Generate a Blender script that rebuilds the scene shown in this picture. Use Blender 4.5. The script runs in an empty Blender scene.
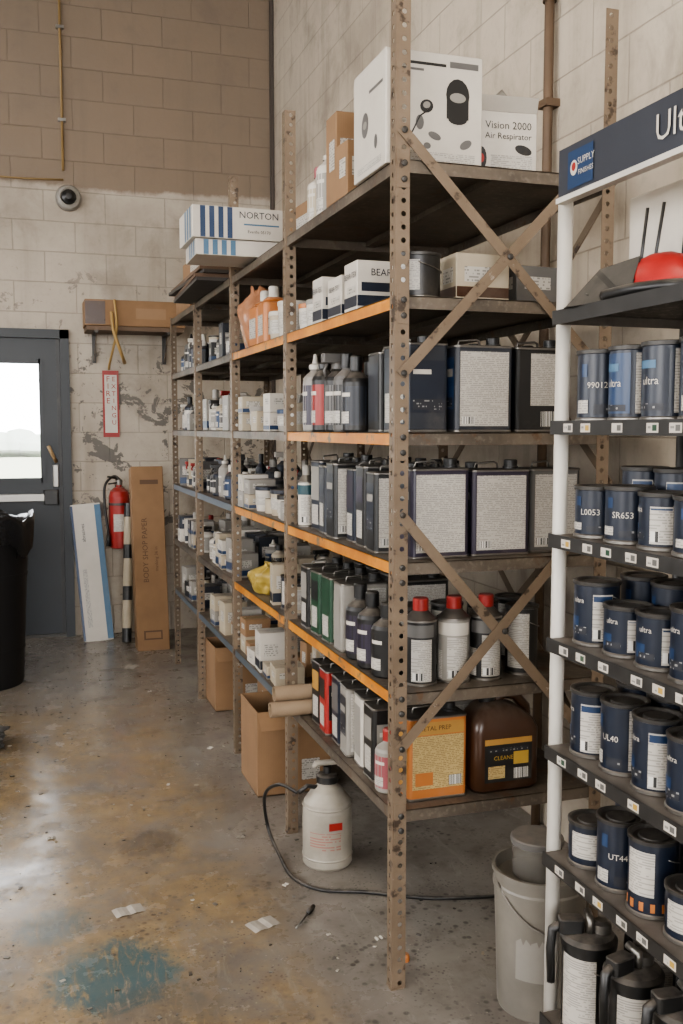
import bpy, math, random
from mathutils import Matrix, Vector
random.seed(7)
scene=bpy.context.scene
col=scene.collection
T=Matrix.Translation
def RZ(a): return Matrix.Rotation(math.radians(a),4,'Z')
def RX(a): return Matrix.Rotation(math.radians(a),4,'X')
def RY(a): return Matrix.Rotation(math.radians(a),4,'Y')
try: scene.view_settings.look='AgX - Medium High Contrast'
except Exception: pass

# ------------------------------------------------------------ materials
class NT:
    def __init__(s,name):
        s.mat=bpy.data.materials.new(name); s.mat.use_nodes=True
        s.nt=s.mat.node_tree; s.b=s.nt.nodes['Principled BSDF']
    def n(s,t,**kw):
        nd=s.nt.nodes.new(t)
        for k,v in kw.items(): setattr(nd,k,v)
        return nd
    def put(s,sock,v):
        if isinstance(v,bpy.types.NodeSocket): s.nt.links.new(v,sock)
        else:
            if isinstance(v,(tuple,list)) and len(v)==3 and sock.type=='RGBA': v=(*v,1)
            sock.default_value=v
    def m(s,op,a,b=0.0,c=0.0,clamp=False):
        nd=s.n('ShaderNodeMath',operation=op,use_clamp=clamp)
        s.put(nd.inputs[0],a); s.put(nd.inputs[1],b); s.put(nd.inputs[2],c)
        return nd.outputs[0]
    def mix(s,f,a,b,bt='MIX'):
        nd=s.n('ShaderNodeMixRGB',blend_type=bt)
        s.put(nd.inputs[0],f); s.put(nd.inputs[1],a); s.put(nd.inputs[2],b)
        return nd.outputs[0]
    def ramp(s,f,a,b):
        nd=s.n('ShaderNodeMapRange',interpolation_type='SMOOTHSTEP'); nd.clamp=True
        s.put(nd.inputs[0],f); nd.inputs[1].default_value=a; nd.inputs[2].default_value=b
        return nd.outputs[0]
    def noise(s,v,sc,det=4,rough=.55,dist=0):
        nd=s.n('ShaderNodeTexNoise'); s.put(nd.inputs['Vector'],v)
        nd.inputs['Scale'].default_value=sc; nd.inputs['Detail'].default_value=det
        nd.inputs['Roughness'].default_value=rough; nd.inputs['Distortion'].default_value=dist
        return nd.outputs['Fac']
    def obj(s):
        return s.n('ShaderNodeTexCoord').outputs['Object']
    def sep(s,v):
        nd=s.n('ShaderNodeSeparateXYZ'); s.put(nd.inputs[0],v); return nd.outputs
    def comb(s,x,y,z):
        nd=s.n('ShaderNodeCombineXYZ'); s.put(nd.inputs[0],x); s.put(nd.inputs[1],y); s.put(nd.inputs[2],z); return nd.outputs[0]
    def set(s,k,v): s.put(s.b.inputs[k],v)
    def bump(s,h,st=.3,d=.005):
        nd=s.n('ShaderNodeBump'); s.put(nd.inputs['Height'],h)
        nd.inputs['Strength'].default_value=st; nd.inputs['Distance'].default_value=d
        s.put(s.b.inputs['Normal'],nd.outputs[0])

MC={}
def mat(name,c,rough=.5,metal=0.,var=.12,vs=12,bump=0,dust=0.,spec=.5,trans=0,alpha=1):
    if name in MC: return MC[name]
    k=NT(name); P=k.obj()
    nz=k.noise(P,vs,5)
    dk=tuple(x*(1-var*1.6) for x in c); lt=tuple(min(1,x*(1+var)) for x in c)
    cc=k.mix(nz,dk,lt)
    if dust>0:
        g=k.n('ShaderNodeNewGeometry'); z=k.sep(g.outputs['Normal'])[2]
        up=k.ramp(z,.3,.95); dn=k.m('MULTIPLY',up,dust)
        n2=k.noise(P,30,3); dn=k.m('MULTIPLY',dn,k.ramp(n2,.2,.7))
        cc=k.mix(dn,cc,(.22,.19,.16))
        n3=k.noise(P,7,6,.65); cc=k.mix(k.m('MULTIPLY',k.ramp(n3,.5,.75),.24),cc,(.17,.14,.11))
    k.set('Base Color',cc); k.set('Metallic',metal)
    k.set('Roughness',k.m('ADD',rough-.06,k.m('MULTIPLY',nz,.12)))
    if trans: k.set('Transmission Weight',trans)
    k.set('Specular IOR Level',spec)
    if alpha<1: k.set('Alpha',alpha)
    if bump: k.bump(k.noise(P,vs*4,4),bump,.004)
    MC[name]=k.mat; return k.mat

def print_mat(name,paper,ink,rows=150,cut=.46,ww=130,st=.6):
    if name in MC: return MC[name]
    k=NT(name); P=k.obj(); o=k.sep(P)
    h=k.m('ADD',o[0],o[1]); zr=k.m('MULTIPLY',o[2],rows)
    fr=k.m('FRACT',zr); row=k.m('FLOOR',zr)
    line=k.m('LESS_THAN',fr,.5)
    v=k.comb(k.m('MULTIPLY',h,ww),k.m('MULTIPLY',row,7.31),0.)
    w=k.m('GREATER_THAN',k.noise(v,1.0,1),cut)
    para=k.m('GREATER_THAN',k.noise(k.comb(k.m('MULTIPLY',h,8.),k.m('MULTIPLY',row,3.7),1.),1.,1),.36)
    f=k.m('MULTIPLY',k.m('MULTIPLY',line,w),para)
    dirty=k.noise(P,9,4)
    pp=k.mix(dirty,tuple(x*.72 for x in paper),paper)
    k.set('Base Color',k.mix(k.m('MULTIPLY',f,st),pp,ink)); k.set('Roughness',.5)
    MC[name]=k.mat; return k.mat

def barcode_mat():
    if 'barcode' in MC: return MC['barcode']
    k=NT('barcode'); o=k.sep(k.obj()); h=k.m('ADD',o[0],o[1])
    v=k.comb(k.m('MULTIPLY',h,600.),0.,0.)
    w=k.m('GREATER_THAN',k.noise(v,1.,0),.5)
    k.set('Base Color',k.mix(w,(.6,.59,.55),(.03,.03,.03))); k.set('Roughness',.5)
    MC['barcode']=k.mat; return k.mat

def card_mat(name='cardboard',c=(.26,.155,.082)):
    if name in MC: return MC[name]
    k=NT(name); P=k.obj(); o=k.sep(P)
    st=k.m('SINE',k.m('MULTIPLY',k.m('ADD',o[0],o[1]),900.))
    n=k.noise(P,6,6)
    cc=k.mix(n,tuple(x*.66 for x in c),tuple(x*1.12 for x in c))
    cc=k.mix(k.m('MULTIPLY',k.m('ADD',st,1.),.04),cc,(.1,.06,.03))
    k.set('Base Color',cc); k.set('Roughness',.85); k.bump(k.noise(P,60,3),.15,.002)
    MC[name]=k.mat; return k.mat

def wall_mat(name,axis,low,high,zb,peel):
    k=NT(name); P=k.obj(); o=k.sep(P)
    v=k.comb(o[axis],o[2],0.)
    br=k.n('ShaderNodeTexBrick'); k.put(br.inputs['Vector'],v)
    br.inputs['Scale'].default_value=1; br.inputs['Brick Width'].default_value=.4064
    br.inputs['Row Height'].default_value=.2032; br.inputs['Mortar Size'].default_value=.0045
    br.inputs['Mortar Smooth'].default_value=.8
    br.inputs['Color1'].default_value=(.47,.47,.47,1); br.inputs['Color2'].default_value=(.53,.53,.53,1)
    br.inputs['Mortar'].default_value=(.4,.4,.4,1)
    big=k.noise(P,.9,7,.62); mid=k.noise(P,3.1,8,.68,.4); fine=k.noise(P,35,4)
    m=k.ramp(k.m('ADD',o[2],k.m('MULTIPLY',k.noise(P,2.5,6,.7),.16)),zb+.05,zb+.09)
    c=k.mix(m,low,high)
    c=k.mix(k.m('MULTIPLY',k.ramp(big,.38,.7),.45),c,(.17,.135,.10))
    c=k.mix(k.m('MULTIPLY',k.ramp(mid,.48,.72),.42),c,(.14,.11,.085))
    c=k.mix(.7,c,k.mix(.5,br.outputs['Color'],(.5,.5,.5)),'OVERLAY')
    mo=br.outputs['Fac']
    c=k.mix(k.m('MULTIPLY',mo,.26),c,(.10,.08,.065))
    c=k.mix(k.m('MULTIPLY',k.ramp(fine,.5,.8),.18),c,(.2,.17,.14))
    st=k.noise(k.comb(k.m('MULTIPLY',o[axis],7.),0.,k.m('MULTIPLY',o[2],.5)),1.,6,.6)
    c=k.mix(k.m('MULTIPLY',k.ramp(st,.5,.72),.3),c,(.14,.11,.08))
    if peel:
        pz=k.m('MULTIPLY',k.ramp(o[2],.35,.9),k.m('SUBTRACT',1.,k.ramp(o[2],1.85,2.15)))
        pn=k.noise(k.comb(o[0],o[1],k.m('MULTIPLY',o[2],1.1)),5.2,9,.68,.5)
        pm=k.m('MULTIPLY',k.ramp(pn,.555,.575),pz)
        c=k.mix(k.m('MULTIPLY',pm,.9),c,k.mix(mid,(.06,.055,.05),(.15,.135,.12)))
        pn2=k.noise(k.comb(k.m('ADD',o[0],5.),o[1],o[2]),9.,9,.7,.5)
        pm2=k.m('MULTIPLY',k.ramp(pn2,.60,.63),k.m('SUBTRACT',1.,k.ramp(o[2],2.3,3.)))
        c=k.mix(k.m('MULTIPLY',pm2,.6),c,(.13,.11,.095))
    k.set('Base Color',c); k.set('Roughness',.62)
    h=k.m('ADD',k.m('MULTIPLY',mo,-1.),k.m('MULTIPLY',fine,.35))
    k.bump(h,.5,.006)
    return k.mat

def floor_mat():
    k=NT('worn_concrete'); P=k.obj(); o=k.sep(P)
    n1=k.noise(P,1.3,9,.62); n2=k.noise(P,6,8,.65); n3=k.noise(P,40,4); n4=k.noise(P,14,8,.7,.4)
    c=k.mix(k.ramp(n1,.3,.7),(.15,.132,.115),(.27,.245,.215))
    c=k.mix(k.m('MULTIPLY',k.ramp(n2,.4,.7),.5),c,(.105,.09,.077))
    xm=k.m('MULTIPLY',k.ramp(o[0],-.9,-.2),k.m('SUBTRACT',1.,k.ramp(k.m('ADD',o[0],k.m('MULTIPLY',n1,.5)),.74,1.1)))
    ym=k.m('SUBTRACT',1.,k.ramp(k.m('ADD',o[1],k.m('MULTIPLY',n1,1.)),5.0,6.3))
    am=k.m('MULTIPLY',k.m('MULTIPLY',xm,ym),k.ramp(k.noise(P,3.1,10,.72,.5),.30,.60))
    c=k.mix(k.m('MULTIPLY',am,.85),c,k.mix(k.ramp(n4,.3,.7),(.38,.275,.145),(.20,.14,.075)))
    def specks(sc,lo,hi,g0,g1,st,colr):
        vo=k.n('ShaderNodeTexVoronoi'); k.put(vo.inputs['Vector'],P); vo.inputs['Scale'].default_value=sc
        gate=k.ramp(k.noise(P,sc*.1,5,.6),g0,g1)
        sp=k.m('MULTIPLY',k.m('SUBTRACT',1.,k.ramp(vo.outputs['Distance'],lo,hi)),gate)
        return k.mix(k.m('MULTIPLY',sp,st),c,colr),sp
    c,sp=specks(30,.14,.32,.44,.58,.8,(.05,.042,.036))
    c,_=specks(75,.16,.34,.45,.6,.7,(.055,.045,.038))
    c,_=specks(52,.08,.18,.48,.6,.6,(.42,.38,.31))
    # chipped coat edges
    ch=k.noise(P,17,10,.78,.3)
    c=k.mix(k.m('MULTIPLY',k.ramp(ch,.57,.60),.5),c,(.12,.105,.09))
    sc=k.noise(k.comb(k.m('MULTIPLY',o[0],3.),o[1],0.),5,9,.72,1.2)
    c=k.mix(k.m('MULTIPLY',k.ramp(sc,.55,.66),.35),c,(.34,.32,.29))
    def spot(cx,cy,r,colr,st,ns,amp=1.5):
        dx=k.m('SUBTRACT',o[0],cx); dy=k.m('SUBTRACT',o[1],cy)
        d=k.m('SQRT',k.m('ADD',k.m('MULTIPLY',dx,dx),k.m('MULTIPLY',dy,dy)))
        d=k.m('ADD',d,k.m('MULTIPLY',k.m('SUBTRACT',k.noise(P,ns,10,.8,.9),.5),r*amp))
        mm=k.m('MULTIPLY',k.m('SUBTRACT',1.,k.ramp(d,r*.6,r)),st)
        br=k.noise(k.comb(k.m('MULTIPLY',o[0],5.),k.m('MULTIPLY',o[1],1.2),0.),9,8,.75,1.)
        return k.mix(k.m('MULTIPLY',mm,k.ramp(br,.34,.52)),c,colr)
    c=spot(.21,2.54,.21,(.045,.105,.125),.85,9)
    c=spot(.06,2.86,.13,(.07,.115,.125),.6,16)
    c=spot(.40,3.35,.13,(.075,.06,.05),.6,9,2.)
    c=spot(.30,2.3,.2,(.08,.075,.07),.5,7)
    k.set('Base Color',c)
    rg=k.m('ADD',.13,k.m('MULTIPLY',k.ramp(n2,.3,.75),.24))
    rg=k.m('ADD',rg,k.m('MULTIPLY',k.ramp(o[0],.6,1.0),.15))
    k.set('Roughness',rg); k.set('Specular IOR Level',.65)
    k.bump(k.m('ADD',k.m('ADD',k.m('MULTIPLY',n3,.2),n2),k.m('MULTIPLY',sp,-.4)),.15,.005)
    return k.mat

def emis(name,c,s):
    k=NT(name); k.set('Base Color',c); k.set('Emission Color',c); k.set('Emission Strength',s); return k.mat

# ------------------------------------------------------------ mesh builder
class MB:
    def __init__(s): s.v=[];s.f=[];s.mi=[];s.sm=[];s.mats=[];s.M=Matrix()
    def mid(s,m):
        if m not in s.mats: s.mats.append(m)
        return s.mats.index(m)
    def add(s,vs,fs,m,sm=False):
        b=len(s.v); M=s.M
        s.v+=[M@Vector(p) for p in vs]; i=s.mid(m)
        for f in fs: s.f.append([b+q for q in f]); s.mi.append(i); s.sm.append(sm)
    def box(s,x0,x1,y0,y1,z0,z1,m):
        s.add([(x0,y0,z0),(x1,y0,z0),(x1,y1,z0),(x0,y1,z0),(x0,y0,z1),(x1,y0,z1),(x1,y1,z1),(x0,y1,z1)],
              [(3,2,1,0),(4,5,6,7),(0,1,5,4),(1,2,6,5),(2,3,7,6),(3,0,4,7)],m)
    def rp(s,x0,x1,y0,y1,z0,z1,r,m,e=.002,n=3,topm=None,smooth=False):
        def ring(ins,z):
            out=[]
            rr=max(r-ins,.0004)
            for cx,cy,a in ((x1-r,y1-r,0),(x0+r,y1-r,90),(x0+r,y0+r,180),(x1-r,y0+r,270)):
                for i in range(n+1):
                    t=math.radians(a+90*i/n); out.append((cx+rr*math.cos(t),cy+rr*math.sin(t),z))
            return out
        rs=[ring(e,z0),ring(0,z0+e),ring(0,z1-e),ring(e,z1)]
        k=len(rs[0]); vs=sum(rs,[]); fs=[]
        for j in range(3):
            for i in range(k): fs.append((j*k+i,j*k+(i+1)%k,(j+1)*k+(i+1)%k,(j+1)*k+i))
        fs.append(tuple(range(k-1,-1,-1)))
        s.add(vs,fs,m,smooth)
        s.add(rs[3],[tuple(range(k))],topm or m)
    def lathe(s,prof,ms,seg=24,c=(0,0),sm=True):
        if not isinstance(ms,(list,tuple)): ms=[ms]*(len(prof)-1)
        for j in range(len(prof)-1):
            (r0,z0),(r1,z1)=prof[j],prof[j+1]
            vs=[];fs=[]
            if r0<1e-6 or r1<1e-6:
                rr,zz,zc=(r1,z1,z0) if r0<1e-6 else (r0,z0,z1)
                vs=[(c[0]+rr*math.cos(2*math.pi*i/seg),c[1]+rr*math.sin(2*math.pi*i/seg),zz) for i in range(seg)]+[(c[0],c[1],zc)]
                for i in range(seg):
                    f=(i,(i+1)%seg,seg); fs.append(f if r1<1e-6 else f[::-1])
            else:
                for r,z in ((r0,z0),(r1,z1)):
                    vs+=[(c[0]+r*math.cos(2*math.pi*i/seg),c[1]+r*math.sin(2*math.pi*i/seg),z) for i in range(seg)]
                for i in range(seg): fs.append((i,(i+1)%seg,seg+(i+1)%seg,seg+i))
            s.add(vs,fs,ms[j],sm)
    def arc(s,r,a0,a1,z0,z1,m,n=8):
        vs=[];fs=[]
        for i in range(n+1):
            t=math.radians(a0+(a1-a0)*i/n)
            vs+=[(r*math.cos(t),r*math.sin(t),z0),(r*math.cos(t),r*math.sin(t),z1)]
        for i in range(n): fs.append((2*i,2*i+2,2*i+3,2*i+1))
        s.add(vs,fs,m,True)
    def tube(s,pts,r,m,seg=8,smooth=True):
        pts=[Vector(p) for p in pts]; vs=[];fs=[];up=None
        rr=r if isinstance(r,(list,tuple)) else [r]*len(pts)
        for i,p in enumerate(pts):
            d=(pts[min(i+1,len(pts)-1)]-pts[max(i-1,0)]).normalized()
            if up is None: up=Vector((0,0,1)) if abs(d.z)<.9 else Vector((1,0,0))
            a=d.cross(up).normalized(); b=a.cross(d).normalized(); up=b
            for j in range(seg):
                t=2*math.pi*j/seg; vs.append(p+(a*math.cos(t)+b*math.sin(t))*rr[i])
        n=len(pts)
        for i in range(n-1):
            for j in range(seg): fs.append((i*seg+j,(i+1)*seg+j,(i+1)*seg+(j+1)%seg,i*seg+(j+1)%seg))
        fs.append(tuple(range(seg))); fs.append(tuple(range((n-1)*seg+seg-1,(n-1)*seg-1,-1)))
        s.add(vs,fs,m,smooth)
    def pan(s,face,p,u0,u1,z0,z1,m):
        if face=='f': s.add([(u0,p,z0),(u1,p,z0),(u1,p,z1),(u0,p,z1)],[(0,1,2,3)],m)
        else: s.add([(p,u1,z0),(p,u0,z0),(p,u0,z1),(p,u1,z1)],[(0,1,2,3)],m)
    def ell(s,face,p,cu,cz,ru,rz,m,rot=0,n=16):
        vs=[]
        for i in range(n):
            t=2*math.pi*i/n; a=ru*math.cos(t); b=rz*math.sin(t)
            q=math.radians(rot); x=a*math.cos(q)-b*math.sin(q); z=a*math.sin(q)+b*math.cos(q)
            vs.append((cu+x,p,cz+z) if face=='f' else (p,cu-x,cz+z))
        s.add(vs,[tuple(range(n))],m)
    def text(s,txt,size,m,M,ext=0.0003,arc=None,cx='CENTER'):
        cu=bpy.data.curves.new('t','FONT'); cu.body=txt; cu.size=size; cu.align_x=cx; cu.align_y='CENTER'
        cu.resolution_u=2
        ob=bpy.data.objects.new('t',cu); col.objects.link(ob)
        bpy.context.view_layer.update()
        dg=bpy.context.evaluated_depsgraph_get(); me=bpy.data.meshes.new_from_object(ob.evaluated_get(dg))
        if arc:
            r,a,z=arc; vs=[]
            for q in me.vertices:
                t=math.radians(a)+q.co.x/r; vs.append((r*math.cos(t),r*math.sin(t),z+q.co.y))
        else: vs=[M@q.co for q in me.vertices]
        s.add(vs,[tuple(p.vertices) for p in me.polygons],m)
        bpy.data.meshes.remove(me); bpy.data.objects.remove(ob); bpy.data.curves.remove(cu)
    def mesh(s,name):
        me=bpy.data.meshes.new(name)
        me.from_pydata([tuple(p) for p in s.v],[],s.f)
        for m in s.mats: me.materials.append(m)
        me.polygons.foreach_set('material_index',s.mi); me.polygons.foreach_set('use_smooth',s.sm)
        me.update(); return me
    def make(s,name,loc=(0,0,0),rz=0,parent=None):
        return link(name,s.mesh(name),loc,rz,parent)
def link(name,me,loc=(0,0,0),rz=0,parent=None,rot=None):
    ob=bpy.data.objects.new(name,me); col.objects.link(ob); ob.location=loc
    ob.rotation_euler=rot if rot else (0,0,math.radians(rz))
    if parent: ob.parent=parent
    return ob
def empty(name,loc=(0,0,0)):
    e=bpy.data.objects.new(name,None); e.location=loc; e.empty_display_size=.1; col.objects.link(e); return e
FT=lambda x,y,z: T((x,y,z))@RX(90)           # text facing -Y
LT=lambda x,y,z: T((x,y,z))@RZ(-90)@RX(90)   # text facing -X

CACHE={}
def put(name,gen,args,loc,rz=0):
    key=(gen.__name__,repr(args))
    if key not in CACHE:
        mb=MB(); gen(mb,*args); CACHE[key]=mb.mesh(name)
    return link(name,CACHE[key],loc,rz)
def mass(name,items):
    mb=MB()
    for gen,args,loc,rz in items:
        mb.M=T(loc)@RZ(rz); gen(mb,*args)
    mb.M=Matrix(); return mb.make(name)

PAL=dict(
 black=((.011,.011,.011),.4), navy=((.008,.013,.026),.38), blue=((.013,.037,.095),.4), slate=((.02,.024,.033),.45),
 purple=((.024,.018,.036),.4), white=((.50,.465,.41),.5), cream=((.38,.325,.24),.55), red=((.28,.02,.016),.4),
 orange=((.42,.15,.04),.45), amber=((.38,.21,.055),.5), green=((.017,.055,.03),.4), brown=((.05,.022,.011),.3), grey=((.11,.105,.10),.5),
 lgrey=((.25,.235,.21),.5), teal=((.014,.055,.07),.4), yellow=((.42,.27,.05),.5), pink=((.28,.075,.085),.5), ltblue=((.06,.135,.22),.5))
def C(n):
    if n=='card': return card_mat()
    c,r=PAL[n]; return mat('paint_'+n,c,r,0,.12,14,dust=.5)
tin=lambda: mat('tin_metal',(.24,.225,.205),.4,.85,.2,20,dust=.4)
steel=lambda: mat('dark_tin',(.065,.062,.058),.45,.6,.2,20,dust=.45)
prt=lambda: print_mat('label_print',(.50,.47,.42),(.12,.12,.12),210,.45,190,.5)
prb=lambda: print_mat('label_print_large',(.50,.47,.42),(.05,.05,.055),120,.5,110,.6)
prd=lambda: print_mat('label_print_dark',(.02,.022,.03),(.35,.34,.32),140,.55,130)
pry=lambda: print_mat('label_print_yellow',(.50,.37,.16),(.12,.07,.03),210,.46,190)

def g_fcan(mb,w,d,h,body,lab,style):
    b=C(body); hb=h-.022; X=w/2;Y=d/2
    mb.rp(-X,X,-Y,Y,0,.007,.012,tin())
    mb.rp(-X+.0015,X-.0015,-Y+.0015,Y-.0015,.005,hb-.004,.011,b)
    mb.rp(-X,X,-Y,Y,hb-.007,hb,.012,tin(),topm=steel())
    mb.lathe([(.021,hb),(.021,hb+.006),(.018,hb+.007),(.018,h),(.016,h+.002),(0,h+.002)],C('black'),14,(X-.035,0))
    mb.tube([(-X+.03,0,hb),(-X+.032,0,hb+.014),(0,0,hb+.018),(X-.075,0,hb+.014),(X-.073,0,hb)],.003,tin(),6)
    yf=-Y+.0007; xl=-X+.0007
    if style==0:
        mb.pan('f',yf,-X+.014,X-.014,.016,hb-.016,prt())
        mb.pan('f',yf-.0004,-X+.02,-X+.055,.022,.04,barcode_mat())
        mb.pan('l',xl,-Y+.012,Y-.012,.06,hb-.03,C(lab)); mb.pan('l',xl-.0004,-Y+.018,Y-.018,hb-.08,hb-.06,C('lgrey'))
        mb.pan('l',xl-.0004,-Y+.018,Y-.018,.065,.09,prd())
    elif style==1:
        mb.pan('f',yf,-X+.012,X-.012,.05,hb-.045,C(lab)); mb.pan('f',yf-.0004,-X+.02,X-.05,hb-.08,hb-.068,C('white'))
        mb.pan('f',yf-.0004,-X+.02,X-.02,.058,.085,prd())
        mb.pan('l',xl,-Y+.02,Y-.02,.025,hb*.45,prt()); mb.pan('l',xl,-Y+.016,Y-.016,hb*.55,hb-.03,C(lab))
    elif style==2:
        mb.pan('f',yf,-X+.012,X-.012,.015,hb-.07,prt()); mb.pan('f',yf,-X+.012,X-.012,hb-.065,hb-.014,C(lab))
        mb.pan('f',yf-.0004,X-.055,X-.02,.02,.045,barcode_mat())
        mb.pan('l',xl,-Y+.012,Y-.012,.1,hb-.02,C(lab)); mb.pan('l',xl,-Y+.018,Y-.018,.02,.085,prt())
    elif style==3:
        mb.pan('f',yf,-X+.012,X-.012,.03,hb-.05,pry()); mb.pan('f',yf,-X+.012,X-.012,hb-.047,hb-.014,C('amber'))
        mb.text('METAL PREP',.017,C('brown'),FT(-.01,yf-.0005,hb-.031)); mb.pan('f',yf-.0005,-X+.02,-X+.07,.04,.075,C('orange'))
        mb.pan('f',yf-.0005,X-.055,X-.018,.036,.062,barcode_mat())
        mb.pan('l',xl,-Y+.01,Y-.01,.03,hb-.03,C('amber'))
    elif style==4:
        mb.pan('f',yf,-X+.045,X-.012,.07,hb-.016,prt()); mb.pan('f',yf,X-.09,X-.02,.015,.055,barcode_mat())
        mb.pan('l',xl,-Y+.012,Y-.012,.03,hb-.03,C(lab))

def g_rcan(mb,r,h,body,lab,style):
    b=C(body); R=r
    mb.lathe([(0,.003),(R-.004,.003),(R-.003,0),(R,.001),(R,.006),(R-.0025,.008),(R-.0025,h-.009),(R,h-.008),(R+.0005,h-.001),(R-.002,h),(R-.006,h-.001)],
             [tin()]*5+[b,b,steel(),steel(),steel()],28)
    mb.lathe([(R-.006,h-.001),(R-.010,h-.006),(R-.018,h-.006),(R-.02,h-.003),(0,h-.003)],[steel()]*4,28)
    rl=R-.0018
    if style==0:
        mb.arc(rl,-215,-120,.014,h-.014,C(lab)); mb.arc(rl+.0004,-205,-150,h*.66,h*.76,C('ltblue'))
        mb.arc(rl+.0004,-205,-130,.018,h*.22,prd()); mb.arc(rl,-108,-50,.014,h-.014,prt())
        mb.text('ultra',.019,C('white'),None,arc=(rl+.0006,-165,h*.5))
    elif style==1:
        mb.arc(rl,-140,-88,.012,h-.024,prt()); mb.arc(rl+.0004,-138,-90,h*.7,h-.027,C('blue'))
        mb.arc(rl+.0004,-138,-118,.016,.034,barcode_mat()); mb.arc(rl,-215,-180,h*.2,h*.45,C('blue'))
        mb.text('ultra',.014,C('white'),None,arc=(rl+.0006,-180,h*.7)); mb.arc(rl+.0004,-200,-155,h*.18,h*.3,prd())
    elif style==2:
        mb.arc(rl+.0004,-200,-165,.016,h*.3,prt()); mb.arc(rl+.0004,-185,-168,h*.62,h*.8,C('blue'))
        mb.text(lab,.016,C('white'),None,arc=(rl+.0006,-142,h*.5))
        mb.arc(rl,-95,-30,.012,h-.012,prt()); mb.arc(rl+.0004,-150,-110,.014,h*.24,prd())
    elif style==3:
        mb.arc(rl,-170,-85,.02,h-.02,prt()); mb.arc(rl,-250,-192,.02,h-.02,C(lab))
    elif style==4:
        mb.arc(rl,-260,-40,.012,h*.2,C(lab)); mb.arc(rl,-190,-120,h*.28,h*.85,prt())
    mb.tube([(R*math.cos(t)*1.02,R*math.sin(t)*1.02,h*.78-.02*math.cos(t)) for t in [math.radians(q) for q in range(-90,91,15)]],.0013,tin(),5)

def g_cone(mb,r,h,body,lab,cap):
    c0=h-.055
    mb.lathe([(0,.003),(r-.003,.003),(r-.002,0),(r,.001),(r,.005),(r-.002,.007),(r-.002,c0-.006),(r,c0-.005),(r,c0),(r-.004,c0+.001),(r*.45,c0+.022),(r*.42,c0+.026)],
      [tin()]*5+[C(body)]*2+[tin()]*4,24)
    mb.lathe([(r*.46,c0+.022),(r*.46,h-.003),(r*.4,h),(0,h)],C(cap),18)
    rl=r-.0014
    mb.arc(rl,-145,-70,.012,c0-.05,prt()); mb.arc(rl,-230,-165,.012,c0*.5,prt()); mb.arc(rl,-190,-60,c0-.045,c0-.012,C(lab))
    mb.arc(rl+.0004,-140,-100,.016,.035,barcode_mat())

def g_bottle(mb,r,h,body,lab,cap,style=0):
    hb=h*.70
    mb.lathe([(0,0),(r-.004,0),(r,.005),(r,hb*.93),(r*.9,hb),(r*.42,hb+h*.08),(r*.36,hb+h*.1),(r*.36,hb+h*.13)],C(body),20)
    if style==0: mb.lathe([(r*.45,hb+h*.11),(r*.45,h-.005),(r*.38,h),(0,h)],C(cap),16)
    elif style==1:
        mb.lathe([(r*.5,hb+h*.1),(r*.5,hb+h*.16),(r*.25,hb+h*.18),(r*.12,h),(0,h)],C(cap),14)
    else:
        mb.lathe([(r*.5,hb+h*.1),(r*.5,hb+h*.17),(r*.3,hb+h*.2),(0,hb+h*.2)],C(cap),14)
        mb.rp(-r*1.3,r*.6,-.012,.012,hb+h*.18,h,.006,C(cap)); mb.tube([(-r*.8,0,hb+h*.2),(-r*1.1,0,hb+h*.08),(-r*1.0,0,hb)],.005,C(cap),6)
    rl=r+.0005
    mb.arc(rl,-240,-60,hb*.12,hb*.85,C(lab)); mb.arc(rl+.0004,-190,-135,hb*.16,hb*.38,prt()); mb.arc(rl+.0004,-180,-130,hb*.66,hb*.73,C('white'))

def g_carton(mb,w,d,h,c,stripe,label=1,txt=''):
    m=C(c); X=w/2;Y=d/2
    mb.rp(-X,X,-Y,Y,0,h,.002,m,e=.0015,n=1)
    mb.box(-X+.003,X-.003,-.0006,.0006,h-.0005,h+.0007,C('grey'))
    tp=mat('packing_tape',(.3,.22,.13),.25,0,.1)
    if c=='card': mb.box(-X+.002,X-.002,-.025,.025,h,h+.0005,tp)
    yf=-Y-.0006; xl=-X-.0006
    if stripe:
        mb.pan('f',yf,-X+.001,X-.001,h*.08,h*.3,C(stripe)); mb.pan('l',xl,-Y+.001,Y-.001,h*.08,h*.3,C(stripe))
    if label:
        mb.pan('f',yf-.0003,-X*.7,X*.3,h*.4,h*.72,prb()); mb.pan('l',xl-.0003,-Y*.7,Y*.3,h*.4,h*.72,prb())
    if txt:
        mb.text(txt,h*.3,C(stripe or 'black'),FT(0,yf-.0005,h*.72)); mb.text(txt,h*.28,C(stripe or 'black'),LT(xl-.0005,0,h*.72))

def g_roll(mb,r,ri,h,c):
    m=C(c)
    mb.lathe([(ri,0),(r,0),(r,h),(ri,h),(ri,0)],[m,m,m,card_mat()],22,sm=False)

def g_tub(mb,r,h,c,lid):
    mb.lathe([(0,0),(r*.84,0),(r*.86,.003),(r*.97,h-.014)],C(c),20)
    mb.lathe([(r*.97,h-.016),(r,h-.014),(r,h-.002),(r*.97,h),(r*.9,h-.001),(0,h-.001)],C(lid),20)
    mb.arc(r*.93+.001,-200,-80,h*.25,h*.7,prt(),10)

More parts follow.
